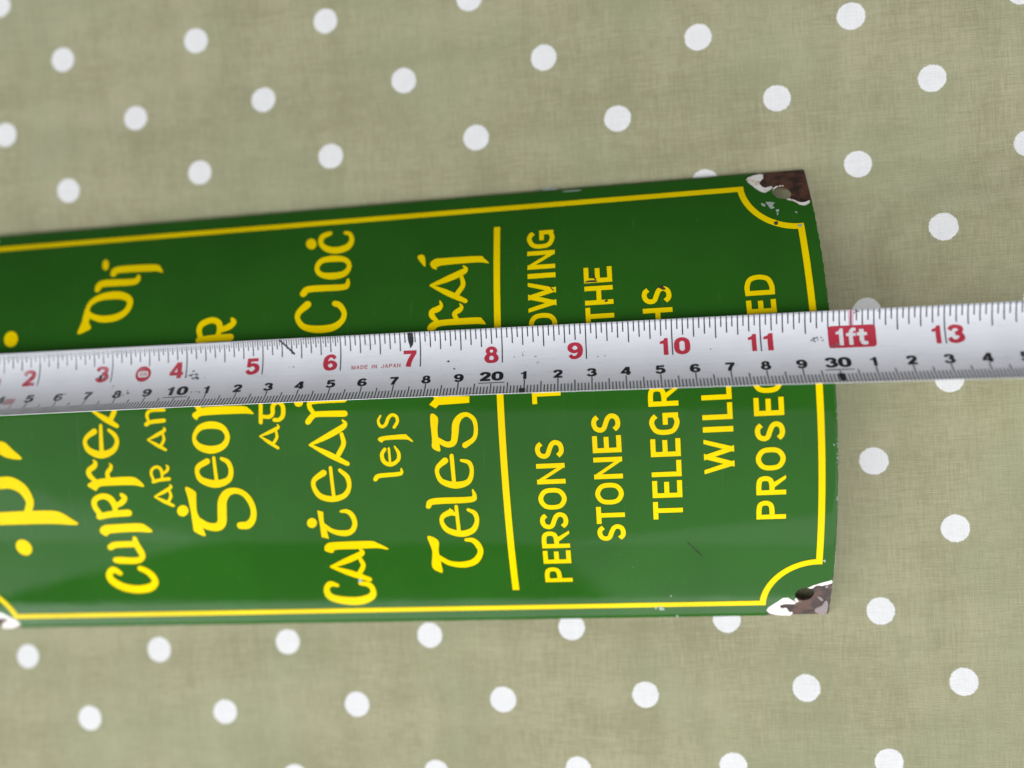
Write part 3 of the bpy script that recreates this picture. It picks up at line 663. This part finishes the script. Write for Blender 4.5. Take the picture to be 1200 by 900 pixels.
hole_at = [(57.7, 65.2), (57.8, -65.3), (2 * XC - 57.7, 65.2), (2 * XC - 57.8, -65.3)]
holes = [circle(x, s, 2.75) for x, s in hole_at]
cuts = [[tuple(p) for p in q] for q in DATA['CH']['cut']]
cuts_l = [mirror(q) for q in cuts]


def edge_roll(x, s):
    e = min(x - X0, X1 - x, SE - abs(s))
    t = max(0.0, 1 - max(e, 0) / 1.8)
    # enamel also thins gently round each screw hole
    return -0.34 * t * t


edge_lines = [('x', X0 + 6 + 8 * k) for k in range(36)] + [('y', q) for e in (0.25, 0.6, 1.0, 1.5, 2.0) for q in (SE - e, -SE + e)] + [('x', q) for e in (0.25, 0.6, 1.0, 1.5, 2.0) for q in (X0 + e, X1 - e)]

# pressed steel plate with its four screw holes
pts, fs = flat_mesh([outline(0.12, 0.03)], [circle(x, s, 2.9) for x, s in hole_at], 'y', 3.0)
n = len(pts)
v = [dome(x, s, -0.50) for x, s in pts] + [dome(x, s, -1.35) for x, s in pts]
bd = boundary(fs)
plate = link("steel_plate", v, fs + [tuple(reversed([i + n for i in f])) for f in fs] + [(b, a, a + n, b + n) for a, b in bd], MAT['rust'], sign, smooth=False)
plate['label'] = 'brown rusted steel showing at the chipped corners'

# fired green enamel, chipped away at the corners
drape("enamel_coat", [outline(0.0, 0.07, 0.13)], MAT['green'], 0.0, [circle(x, s, 2.85) for x, s in hole_at] + cuts + cuts_l, extra=edge_lines, wall=-0.48, roll=edge_roll)

for q in DATA['CH']['white']:
    q = [(x + rng.uniform(-.11, .11), y + rng.uniform(-.11, .11)) for x, y in catmull([tuple(p) for p in q], True, 4)]
    for poly in (q, mirror(q)):
        drape("ground_coat", [poly], MAT['ground'], -0.16, holes, wall=-0.5)
for q in DATA['CH']['pale']:
    drape("pale_oxide_patch", [catmull([tuple(p) for p in q], True, 3)], MAT['pale'], -0.42, holes)

# border with scooped corners
BT, BB, BR, BW = 67.6, -68.4, 61.25, 1.9
BL, SC = 2 * XC - BR - 1.0, 15.9


def arc_pts(cx, cs, r, a0, a1, n=14):
    return [(cx + r * math.cos(math.radians(a0 + (a1 - a0) * k / n)), cs + r * math.sin(math.radians(a0 + (a1 - a0) * k / n))) for k in range(n + 1)]


def frame_loop(g):
    """Closed border line moved outwards by g."""
    r = SC - g
    l, rr, t, b = BL - g, BR + g, BT + g, BB - g
    k = math.sqrt(max(r * r - (2 * g) ** 2 * 0, 0))
    out = []
    out += arc_pts(BR + 0.0, BT + 0.0, r, 270, 180)[0:0]
    cxr, cxl, ct, cb = BR, BL, BT, BB

    def corner(cx, cs, sx, ss):
        # scoop centred on the frame corner; ends lie on the outer lines
        a = math.degrees(math.asin(max(-1, min(1, g / r))))
        pts_ = []
        for k_ in range(17):
            th = math.radians(-a + (90 + 2 * a) * k_ / 16)
            pts_.append((cx - sx * r * math.cos(th), cs - ss * r * math.sin(th)))
        return pts_           # from the horizontal line's end to the vertical line's end
    tr = corner(cxr, ct, 1, 1)
    br = corner(cxr, cb, 1, -1)
    tl = corner(cxl, ct, -1, 1)
    bl = corner(cxl, cb, -1, -1)
    return tr + br[::-1] + bl + tl[::-1]


drape("border_line", [frame_loop(BW / 2)], MAT['yellow'], 0.11, [frame_loop(-BW / 2)], wall=-0.02)['label'] = 'thin yellow border line with scooped corners'
drape("divider_line", [[(-32.75, -60.8), (-30.65, -60.8), (-30.6, 60.0), (-32.6, 60.0)]], MAT['yellow'], 0.11, wall=-0.02)['label'] = 'straight yellow line between the Gaelic and the English text'

# Gaelic lettering: pen strokes
TEXT = {
    'p_and_t': 'large Gaelic initials cut off at the left edge', 'cuirfear_dli': 'first line of Gaelic text', 'ar_an': 'small Gaelic words AR AN',
    'geobar': 'second large line of Gaelic text', 'ag': 'small Gaelic word AG', 'caitheamh_cloch': 'Gaelic line ending in Cloch',
    'leis': 'small Gaelic word leis', 'telegraf': 'last Gaelic line beginning Tele', 'throwing': 'capitals PERSONS THROWING', 'stones': 'capitals STONES AT THE',
    'telegraphs': 'capitals TELEGRAPHS', 'will': 'capitals WILL BE', 'prosecuted': 'capitals PROSECUTED'}


def add_text(key, glyphs):
    """One line of lettering: every letter a part of its own, flattened and draped on the plate."""
    for polys in glyphs:
        pts_, fs_ = flat_mesh(polys, (), 'y', 2.0)
        single = len(polys) == 1 and len(polys[0]) == 16
        V = [dome(x, s, 0.13) for x, s in pts_]              # screened enamel stands a little proud
        low = {}
        walls = []
        bd = boundary(fs_)
        for k in sorted({i for e in bd for i in e}):
            low[k] = len(V)
            V += [V[k], dome(pts_[k][0], pts_[k][1], -0.02)]
        for a, b in bd:
            walls.append((low[b], low[a], low[a] + 1, low[b] + 1))
        o = link("accent_dot" if single else "letter", V, fs_ + walls, MAT['yellow'], sign)
        o['label'] = ('dot of the ' if single else 'yellow letter of the ') + TEXT[key]


for key, glyphs in DATA['G'].items():
    G = []
    for g in glyphs:
        polys = []
        for kind, q in g:
            if kind in 'sc':
                polys += stroke_polys([(p[0], p[1], p[2] * WEIGHT) for p in q], kind == 'c')
            elif kind == 'p':
                polys.append(catmull([tuple(p) for p in q], True, 4))
            else:
                polys.append([tuple(p) for p in q])
        G.append(polys)
    add_text(key, G)

# English capitals: skeletons on a unit box (reading direction, up)
SANS = {
    'P': [[(0, 0), (0, 1)], [(0, 1), (.5, 1), (.88, .94), (1, .74), (.88, .54), (.5, .47), (0, .47)]],
    'E': [[(0, 0), (0, 1)], [(0, 1), (1, 1)], [(0, .52), (.9, .52)], [(0, 0), (1, 0)]],
    'R': [[(0, 0), (0, 1)], [(0, 1), (.5, 1), (.86, .94), (.97, .74), (.86, .54), (.5, .47), (0, .47)], [(.42, .47), (1, 0)]],
    'S': [[(.93, .84), (.76, .96), (.46, 1), (.14, .92), (.02, .74), (.14, .59), (.5, .5), (.84, .40), (.98, .25), (.86, .07), (.54, 0), (.24, .03), (.03, .16)]],
    'O': ['c', [(0, .5), (.1, .84), (.5, 1), (.9, .84), (1, .5), (.9, .16), (.5, 0), (.1, .16)]],
    'N': [[(0, 0), (0, 1)], [(1, 0), (1, 1)], [(0.02, 1), (.98, 0)]],
    'T': [[(0, 1), (1, 1)], [(.5, 1), (.5, 0)]],
    'H': [[(0, 0), (0, 1)], [(1, 0), (1, 1)], [(0, .5), (1, .5)]],
    'W': [[(0, 1), (.25, 0)], [(.25, 0), (.5, 1)], [(.5, 1), (.75, 0)], [(.75, 0), (1, 1)]],
    'I': [[(.5, 0), (.5, 1)]],
    'G': [[(.96, .83), (.78, .96), (.5, 1), (.1, .84), (0, .5), (.1, .16), (.5, 0), (.8, .03), (.98, .12)], [(.98, .04), (.98, .46)], [(.98, .46), (.58, .46)]],
    'L': [[(0, 1), (0, 0)], [(0, 0), (1, 0)]],
    'A': [[(0, 0), (.5, 1)], [(.5, 1), (1, 0)], [(.17, .3), (.83, .3)]],
    'B': [[(0, 0), (0, 1)], [(0, 1), (.5, 1), (.9, .9), (.9, .62), (.5, .53), (0, .53)], [(.4, .53), (.9, .46), (1, .26), (.9, .06), (.5, 0), (0, 0)]],
    'C': [[(.97, .85), (.75, .97), (.5, 1), (.1, .84), (0, .5), (.1, .16), (.5, 0), (.75, .03), (.97, .15)]],
    'U': [[(0, 1), (0, .3), (.12, .06), (.5, 0), (.88, .06), (1, .3), (1, 1)]],
    'D': [[(0, 0), (0, 1)], [(0, 1), (.42, 1), (.86, .86), (1, .5), (.86, .14), (.42, 0), (0, 0)]],
    'M': [[(0, 0), (0, 1)], [(0, 1), (.5, .25)], [(.5, .25), (1, 1)], [(1, 1), (1, 0)]],
    'J': [[(1, 1), (1, .3), (.8, .04), (.4, 0), (0, .2)]],
}


def sans(ch, a, b, base, cap, w, place):
    """Polygons of a capital between reading positions a and b; place maps (reading, up) to the sheet."""
    spec = SANS[ch]
    closed = spec[0] == 'c'
    polys = []
    if ch == 'I':
        w = min(w * 1.1, abs(b - a))
    for sk in (spec[1:] if closed else spec):
        pts_ = []
        for gx, gy in sk:
            r = a + w / 2 + gx * (b - a - w)
            u = base + w / 2 + gy * (cap - base - w)
            pts_.append((r, u, w))
        if len(sk) == 2:
            (x0, y0, _), (x1, y1, _) = pts_
            l = math.hypot(x1 - x0, y1 - y0) or 1
            ex, ey = (x1 - x0) / l * w / 2, (y1 - y0) / l * w / 2
            if abs(ex) > 1e-6 and abs(ey) > 1e-6:          # diagonal: cut level with the box
                k = 1.0
                half = w / 2 * l / abs(y1 - y0) * 0.98
                yy0, yy1 = (base, cap) if y0 < y1 else (cap, base)
                sl = (x1 - x0) / (y1 - y0)
                xa, xb = x0 + (yy0 - y0) * sl, x1 + (yy1 - y1) * sl
                if ch in 'R':
                    yy0, xa = y0, x0
                if ch == 'M' and abs(y1 - base) > w and abs(y0 - base) > w:
                    pass
                p = [(xa - half, yy0), (xa + half, yy0), (xb + half, yy1), (xb - half, yy1)]
                p = [(min(max(q[0], a), b), q[1]) for q in p]
                polys.append(p)
            else:
                polys += stroke_polys([(x0 - ex, y0 - ey, w), (x1 + ex, y1 + ey, w)], cap='butt', curve=False)
        else:
            polys += stroke_polys(pts_, closed, cap='butt', step=5)
    return [[place(*q) for q in p] for p in polys]


for key, letters in DATA['SL'].items():
    base, cap = DATA['BX'][key]
    G = []
    for ch, a, b in letters:
        G.append(sans(ch, a, b, 0.0, base - cap, 1.46, lambda r, u, base=base: (base - u, r)))
    add_text(key, G)

# small damage on the enamel
for q in DATA['CH']['spec']:
    drape("enamel_chip", [catmull([tuple(p) for p in q], True, 2)], MAT['white_chip'], 0.15)
for q in DATA['CH']['rust']:
    drape("rust_spot", [catmull([tuple(p) for p in q], True, 2)], MAT['spot'], 0.15)
rr = random.Random(11)
V, F = [], []
for k in range(110):                                  # nicks along the right and lower edges, bare white or dark
    if k % 2:
        x, s = X1 - rr.uniform(0.02, 0.5), rr.uniform(-SE, 30)
    else:
        x, s = rr.uniform(X0 + 4, X1), -SE + rr.uniform(0.02, 0.4)
    r = rr.uniform(0.08, 0.26)
    k0 = len(V)
    for t in range(7):
        q = r * rr.uniform(0.5, 1.1)
        V.append(dome(x + q * math.cos(t * 0.9), s + q * math.sin(t * 0.9), edge_roll(x, s) + 0.07))
    F.append(tuple(range(k0, k0 + 7)))
nicks = link("edge_nicks", V, F, MAT['white_chip'], sign)
nicks['kind'] = 'stuff'

# ------------------------------------------------------------------ the tape measure
TP = (-43.64099, 24.88201, 20.1031, -0.01017, -0.00097, 21.78065, 0.38824, -0.05533, -0.14724, 0.29048)
ARC_ANGLE = math.radians(72.0)
T_ARC = 23.2826
TD = Vector((math.cos(TP[3]) * math.cos(TP[4]), math.sin(TP[3]) * math.cos(TP[4]), math.sin(TP[4])))
TE2 = (Vector((0, 0, 1)) - TD * TD.z).normalized()
TE1 = TD.cross(TE2)
TP0 = Vector(TP[:3])


LIFT = 1.0


def blade(s, t, off=0.0):
    """Point on the blade: s mm from the hook, t mm across from the inch edge."""
    q = 74.0 + (s - 264.0) * 0.9958
    th = TP[6] + TP[7] * q / 100
    wide = 1 + 0.055 * ((s - 205) / 170) ** 2 if s < 430 else 1.1
    c = TP[5] * 0.985 * wide
    ang = ARC_ANGLE - math.radians(9.0) * min(1.0, max(0.0, (s - 60) / 260))      # opens out towards the free end
    R = c / 2 / math.sin(ang / 2)
    ph = (t / T_ARC - 0.5) * ang
    Ro = R - off                                     # the face lies on the hollow side
    xc = c / 2 + Ro * math.sin(ph)
    zc = -(Ro * math.cos(ph) - R * math.cos(ang / 2))
    shift = -0.25 * ((s - 205) / 170) ** 2 + 0.25
    X = xc * math.cos(th) - zc * math.sin(th) - TP[8] * (q / 100) ** 2 + shift
    Z = xc * math.sin(th) + zc * math.cos(th) + TP[9] * (q / 100) ** 2 + LIFT
    return tuple((TP0 + TD * q + TE1 * X + TE2 * Z) * MM)


tape = empty("tape_measure", (0, 0, 0), "white steel tape measure blade with red inch and black centimetre numerals laid along the sign", "tape measure")
S0, S1, NS, NTT = 0.0, 470.0, 160, 26
V, F = [], []
for side, off in ((0, 0.0), (1, -0.18)):
    for i in range(NS + 1):
        for j in range(NTT + 1):
            V.append(blade(S0 + (S1 - S0) * i / NS, T_ARC * j / NTT, off))
NV = (NS + 1) * (NTT + 1)
for i in range(NS):
    for j in range(NTT):
        a = i * (NTT + 1) + j
        F.append((a, a + NTT + 1, a + NTT + 2, a + 1)[::-1])
        F.append((a + NV, a + NTT + 1 + NV, a + NTT + 2 + NV, a + 1 + NV))
for i in range(NS):
    for j in (0, NTT):
        a, b = i * (NTT + 1) + j, (i + 1) * (NTT + 1) + j
        F.append((a, b, b + NV, a + NV))
for j in range(NTT):
    for i in (0, NS):
        a = i * (NTT + 1) + j
        F.append((a, a + 1, a + 1 + NV, a + NV))
link("blade", V, F, MAT['blade'], tape)


# steel hook riveted under the zero end, turned down over the end of the sign
V, F = [], []
hook_t = [5 + 13 * k / 8 for k in range(9)]
rows = [(12.0, 0.0), (6.0, 0.0), (-0.6, 0.0), (-1.2, 0.6), (-1.2, 4.0), (-1.2, 8.0)]
for off in (-0.20, -0.75):
    for sx, down in rows:
        for t in hook_t:
            p = blade(sx - (off + 0.2 if down else 0), t, off)
            V.append((p[0], p[1], p[2] - down * MM))
nh_, nr_ = len(hook_t), len(rows)
for layer in (0, 1):
    for i in range(nr_ - 1):
        for j in range(nh_ - 1):
            a = layer * nh_ * nr_ + i * nh_ + j
            F.append((a, a + 1, a + nh_ + 1, a + nh_))
for i in range(nr_ - 1):
    for j in (0, nh_ - 1):
        a = i * nh_ + j
        F.append((a, a + nh_, a + nh_ + nh_ * nr_, a + nh_ * nr_))
for j in range(nh_ - 1):
    for i in (0, nr_ - 1):
        a = i * nh_ + j
        F.append((a, a + 1, a + 1 + nh_ * nr_, a + nh_ * nr_))
link("end_hook", V, F, MAT['hook'], tape, smooth=False)


def on_blade(name, glyphs, mat, off=0.035, parent=tape, label=None):
    V, F = [], []
    for polys in glyphs:
        pts_, fs_ = flat_mesh(polys, (), 'y', 0.8)
        k = len(V)
        V += [blade(s, t, off) for s, t in pts_]
        F += [[i + k for i in f] for f in fs_]
    o = link(name, V, F, mat, parent)
    if label:
        o['label'] = label
    return o


def strips(name, marks, mat):
    """Graduation lines: (s, t0, t1, width)."""
    V, F = [], []
    for s, t0, t1, w in marks:
        m = max(1, math.ceil((t1 - t0) / 0.9))
        k = len(V)
        for i in range(m + 1):
            t = t0 + (t1 - t0) * i / m
            V += [blade(s - w / 2, t, 0.03), blade(s + w / 2, t, 0.03)]
        F += [(k + 2 * i, k + 2 * i + 1, k + 2 * i + 3, k + 2 * i + 2) for i in range(m)]
    o = link(name, V, F, mat, tape)
    o['kind'] = 'stuff'
    return o


inch = []
for k in range(1, 32 * 18):
    s = k * 25.4 / 32
    if s > S1 - 2:
        break
    t0 = 0.75 if s < 116 else (0.35 if s < 140 else 0.05)
    if k % 32 == 0:
        ln = 11.1
    elif k % 16 == 0:
        ln = 6.45
    elif k % 8 == 0:
        ln = 5.75
    elif k % 4 == 0:
        ln = 4.95
    elif k % 2 == 0:
        ln = 3.2
    elif s < 152.4:
        ln = 2.1
    else:
        continue
    inch.append((s, t0, ln, 0.35 if k % 2 == 0 else 0.25))
strips("inch_graduations", inch, MAT['tick'])
cm = []
for k in range(1, int(S1) - 1):
    ln = 17.45 if k % 10 == 0 else (18.3 if k % 5 == 0 else 19.75)
    if k in (100, 200, 300, 400):
        ln = 18.55
    cm.append((float(k), ln, T_ARC - 0.05, 0.33))
strips("millimetre_graduations", cm, MAT['tick'])

DIG = {
    '0': [('c', [(.14, .5, .28), (.19, .78, .25), (.44, .905, .19), (.69, .78, .25), (.74, .5, .28), (.69, .22, .25), (.44, .095, .19), (.19, .22, .25)])],
    '1': [('q', [(.32, 0), (.62, 0), (.62, 1), (.40, 1), (.34, .88), (.10, .80), (.10, .66), (.32, .68)])],
    '2': [('s', [(.15, .66, .24), (.2, .83, .23), (.44, .905, .19), (.68, .81, .24), (.68, .6, .27), (.46, .38, .26), (.2, .14, .22)]), ('b', [(.04, .1, .2), (.84, .1, .2)])],
    '3': [('s', [(.12, .72, .22), (.22, .86, .21), (.44, .91, .18), (.68, .80, .25), (.64, .60, .22), (.40, .53, .17)]), ('s', [(.40, .53, .17), (.68, .46, .22), (.73, .25, .27), (.46, .09, .19), (.20, .14, .21), (.10, .30, .22)])],
    '4': [('b', [(.63, 1, .27), (.63, 0, .27)]), ('b', [(.0, .29, .18), (.88, .29, .18)]), ('b', [(.58, .97, .2), (.10, .31, .2)])],
    '5': [('b', [(.14, .91, .18), (.80, .91, .18)]), ('b', [(.24, .98, .22), (.18, .46, .20)]), ('s', [(.20, .50, .16), (.44, .62, .18), (.70, .50, .26), (.71, .26, .27), (.44, .09, .19), (.2, .14, .21), (.1, .28, .22)])],
    '6': [('s', [(.74, .74, .20), (.64, .87, .20), (.44, .91, .18), (.21, .76, .25), (.14, .45, .28), (.21, .2, .25), (.44, .09, .18), (.70, .2, .25), (.72, .4, .25), (.5, .55, .18), (.24, .46, .18)])],
    '7': [('b', [(.05, .9, .2), (.84, .9, .2)]), ('s', [(.72, .86, .22), (.48, .48, .26), (.36, .13, .28)]), ('b', [(.37, .2, .28), (.35, 0, .28)])],
    '8': [('c', [(.22, .73, .23), (.29, .86, .2), (.44, .91, .17), (.59, .86, .2), (.66, .73, .23), (.59, .6, .18), (.44, .55, .15), (.29, .6, .18)]), ('c', [(.16, .29, .27), (.24, .46, .22), (.44, .53, .16), (.64, .46, .22), (.72, .29, .27), (.64, .13, .22), (.44, .08, .17), (.24, .13, .22)])],
    'f': [('s', [(.80, .91, .17), (.55, .90, .2), (.42, .72, .28)]), ('b', [(.42, .76, .28), (.42, 0, .28)]), ('b', [(.08, .62, .17), (.80, .62, .17)])],
    't': [('b', [(.36, .92, .28), (.36, .2, .28)]), ('s', [(.36, .22, .28), (.46, .11, .22), (.76, .09, .17)]), ('b', [(.04, .64, .17), (.72, .64, .17)])],
}
DIG['9'] = [('s', [(.88 - x, 1 - y, w) for x, y, w in DIG['6'][0][1]])]


def digit(ch, s, t_top, w, h, k_w=1.1):
    """A numeral whose left side is at s and whose top is at t_top on the blade."""
    polys = []
    for kind, q in DIG[ch]:
        q = [(p[0], p[1], p[2] * k_w) if len(p) == 3 else p for p in q]
        if kind == 'q':
            polys.append([(p[0], p[1]) for p in q])
        elif kind == 'b':
            polys += stroke_polys(q, cap='butt', curve=False)
        else:
            polys += stroke_polys(q, kind == 'c', cap='butt', step=5)
    return [[(s + x / 0.88 * w, t_top + (1 - y) * h) for x, y in p] for p in polys]


for k in range(1, 18):
    s = k * 25.4
    if k == 12:
        continue
    txt = str(k)
    if len(txt) == 1:
        G = [digit(txt, s - 1.05 - 4.55, 5.75, 4.55, 5.25)]
    else:
        G = [digit(txt[0], s - 4.4 + (0.35 if txt[0] == '1' else 0), 5.75, 4.0, 5.25), digit(txt[1], s + 0.55 + (-0.3 if txt[1] == '1' else 0), 5.75, 4.6, 5.25)]
    on_blade("inch_numeral", G, MAT['red'], label='red inch numeral ' + txt)
for k in range(1, 46):
    s = k * 10.0
    if k % 10 == 0:
        txt = str(k)
        G = [digit(txt[0], s - 3.6, 14.1, 3.45, 3.3, 1.2), digit(txt[1], s + 0.1, 14.1, 3.45, 3.3, 1.2)]
        G.append([[(s - 3.9, 18.1), (s + 4.0, 18.1), (s + 4.0, 18.38), (s - 3.9, 18.38)]])
    else:
        txt = str(k % 10)
        G = [digit(txt, s - 1.45, 14.4, 2.9, 2.9, 1.2)]
    on_blade("centimetre_numeral", G, MAT['black'], label='black centimetre numeral ' + txt)


def round_rect(s0, s1, t0, t1, r, n=5):
    out = []
    for cx, cy, a in ((s1 - r, t1 - r, 0), (s0 + r, t1 - r, 90), (s0 + r, t0 + r, 180), (s1 - r, t0 + r, 270)):
        out += [(cx + r * math.cos(math.radians(a + 90 * k / n)), cy + r * math.sin(math.radians(a + 90 * k / n))) for k in range(n + 1)]
    return out


badge = on_blade("foot_badge", [[round_rect(298.3, 311.5, 4.55, 11.15, 1.1)]], MAT['red'], 0.045, label='red rounded badge reading 1ft')
on_blade("badge_lettering", [digit('1', 300.1, 5.35, 3.4, 5.0), digit('f', 303.0, 5.35, 3.3, 5.0), digit('t', 306.1, 5.35, 3.6, 5.0)], MAT['cutout'], 0.065, parent=badge)
seal = on_blade("round_badge", [[[(87.0 + 2.6 * math.cos(a * math.pi / 16), 9.0 + 2.6 * math.sin(a * math.pi / 16)) for a in range(32)]]], MAT['red'], 0.045, label='small round red approval mark')
on_blade("badge_symbol", [[round_rect(85.2, 88.8, 8.0, 10.1, 0.8)]], MAT['cutout'], 0.065, parent=seal)
for q in (86.1, 86.75, 87.4, 88.0):
    on_blade("badge_bar", [[[(q - .1, 8.5), (q + .15, 8.5), (q + .15, 9.6), (q - .1, 9.6)]]], MAT['red'], 0.085, parent=seal)

G = []
pos = 156.0
for ch in 'MADE IN JAPAN':
    if ch == ' ':
        pos += 0.95
        continue
    w = {'I': 0.35, 'M': 1.25}.get(ch, 0.98)
    G.append(sans(ch, pos, pos + w, 0.0, 1.3, 0.20, lambda r, u: (r, 11.0 - u)))
    pos += w + 0.32
on_blade("country_text", G, MAT['red'], label='tiny red words MADE IN JAPAN')

# pen strokes, smears and worn print on the blade
on_blade("ink_mark", [stroke_polys([(132.7, 0.4, 0.5), (135.0, 2.6, 0.55), (137.3, 4.9, 0.6)])], MAT['ink'], 0.06, label='slanting black pen stroke')
on_blade("ink_mark", [[[(173.9, .15), (175.6, .15), (175.8, 2.2), (175.5, 4.0), (174.9, 4.75), (174.4, 4.1), (174.0, 2.5)]]], MAT['ink'], 0.06, label='short thick black pen mark')
on_blade("ink_mark", [[[(208.5, 21.1), (210.3, 21.0), (210.35, 22.9), (208.6, 23.0)]]], MAT['ink'], 0.06, label='small black square at twenty one centimetres')
on_blade("ink_mark", [[[(299.2, 19.7), (300.8, 19.6), (300.9, 22.5), (299.4, 22.5)]]], MAT['ink'], 0.06, label='small black square at thirty centimetres')
on_blade("pink_smear", [[[(304.0, 0.1), (305.7, 0.1), (305.5, 4.5), (304.2, 4.5)]]], MAT['pink'], 0.02, label='faint pink smear above the 1ft badge')
on_blade("worn_print_box", [[round_rect(41.5, 45.2, 15.4, 17.8, 0.4)]], MAT['faint'], 0.03, label='rubbed pink print box')
on_blade("worn_print_box", [[round_rect(34.5, 37.5, 8.0, 10.2, 0.3)]], MAT['faint'], 0.03)
rr = random.Random(5)


def splat(s, t, n, spread_s, spread_t, size, mat, label=None):
    G = []
    for _ in range(n):
        a, b = s + rr.gauss(0, spread_s), t + rr.gauss(0, spread_t)
        r = size * rr.uniform(0.35, 1.1)
        m = 8
        pts_ = [(a + r * rr.uniform(.5, 1.3) * math.cos(k * 2 * math.pi / m) * 1.2, b + r * rr.uniform(.5, 1.2) * math.sin(k * 2 * math.pi / m)) for k in range(m)]
        G.append([hull(pts_)])
    return on_blade("dirt_speck", G, mat, 0.075, label=label)


splat(73.0, 10.0, 3, 0.5, 0.4, 0.55, MAT['ink'], 'black blot beside the numeral 3')
splat(104.5, 10.6, 11, 1.4, 0.7, 0.45, MAT['dirt'])
splat(82.5, 15.5, 5, 0.7, 0.6, 0.35, MAT['dirt'])
splat(107.0, 16.5, 5, 0.9, 0.4, 0.35, MAT['dirt'])
splat(60.0, 14.6, 5, 1.5, 0.6, 0.35, MAT['dirt'])
splat(77.5, 13.2, 3, 0.4, 0.5, 0.3, MAT['dirt'])
splat(295.0, 8.4, 12, 1.6, 0.45, 0.28, MAT['dirt'])
splat(300.5, 9.8, 6, 0.7, 0.4, 0.3, MAT['dirt'])
splat(306.5, 0.9, 6, 0.6, 0.3, 0.22, MAT['ink'])
splat(312.5, 1.0, 6, 1.4, 0.3, 0.2, MAT['dirt'])
splat(209.5, 9.0, 4, 1.6, 0.6, 0.22, MAT['dirt'])
splat(213.0, 10.8, 4, 2.0, 0.8, 0.22, MAT['dirt'])
splat(232.5, 10.2, 3, 1.4, 0.6, 0.25, MAT['dirt'])
splat(186.7, 9.9, 2, 0.2, 0.2, 0.42, MAT['ink'], 'black speck between the numerals 7 and 8')
splat(188.5, 12.5, 1, 0.2, 0.2, 0.3, MAT['dirt'])
splat(265.0, 9.5, 1, 0.2, 0.2, 0.25, MAT['ink'])
splat(135.5, 9.2, 2, 1.0, 0.3, 0.22, MAT['dirt'])
splat(181.0, 1.6, 5, 0.8, 0.5, 0.15, MAT['dirt'])
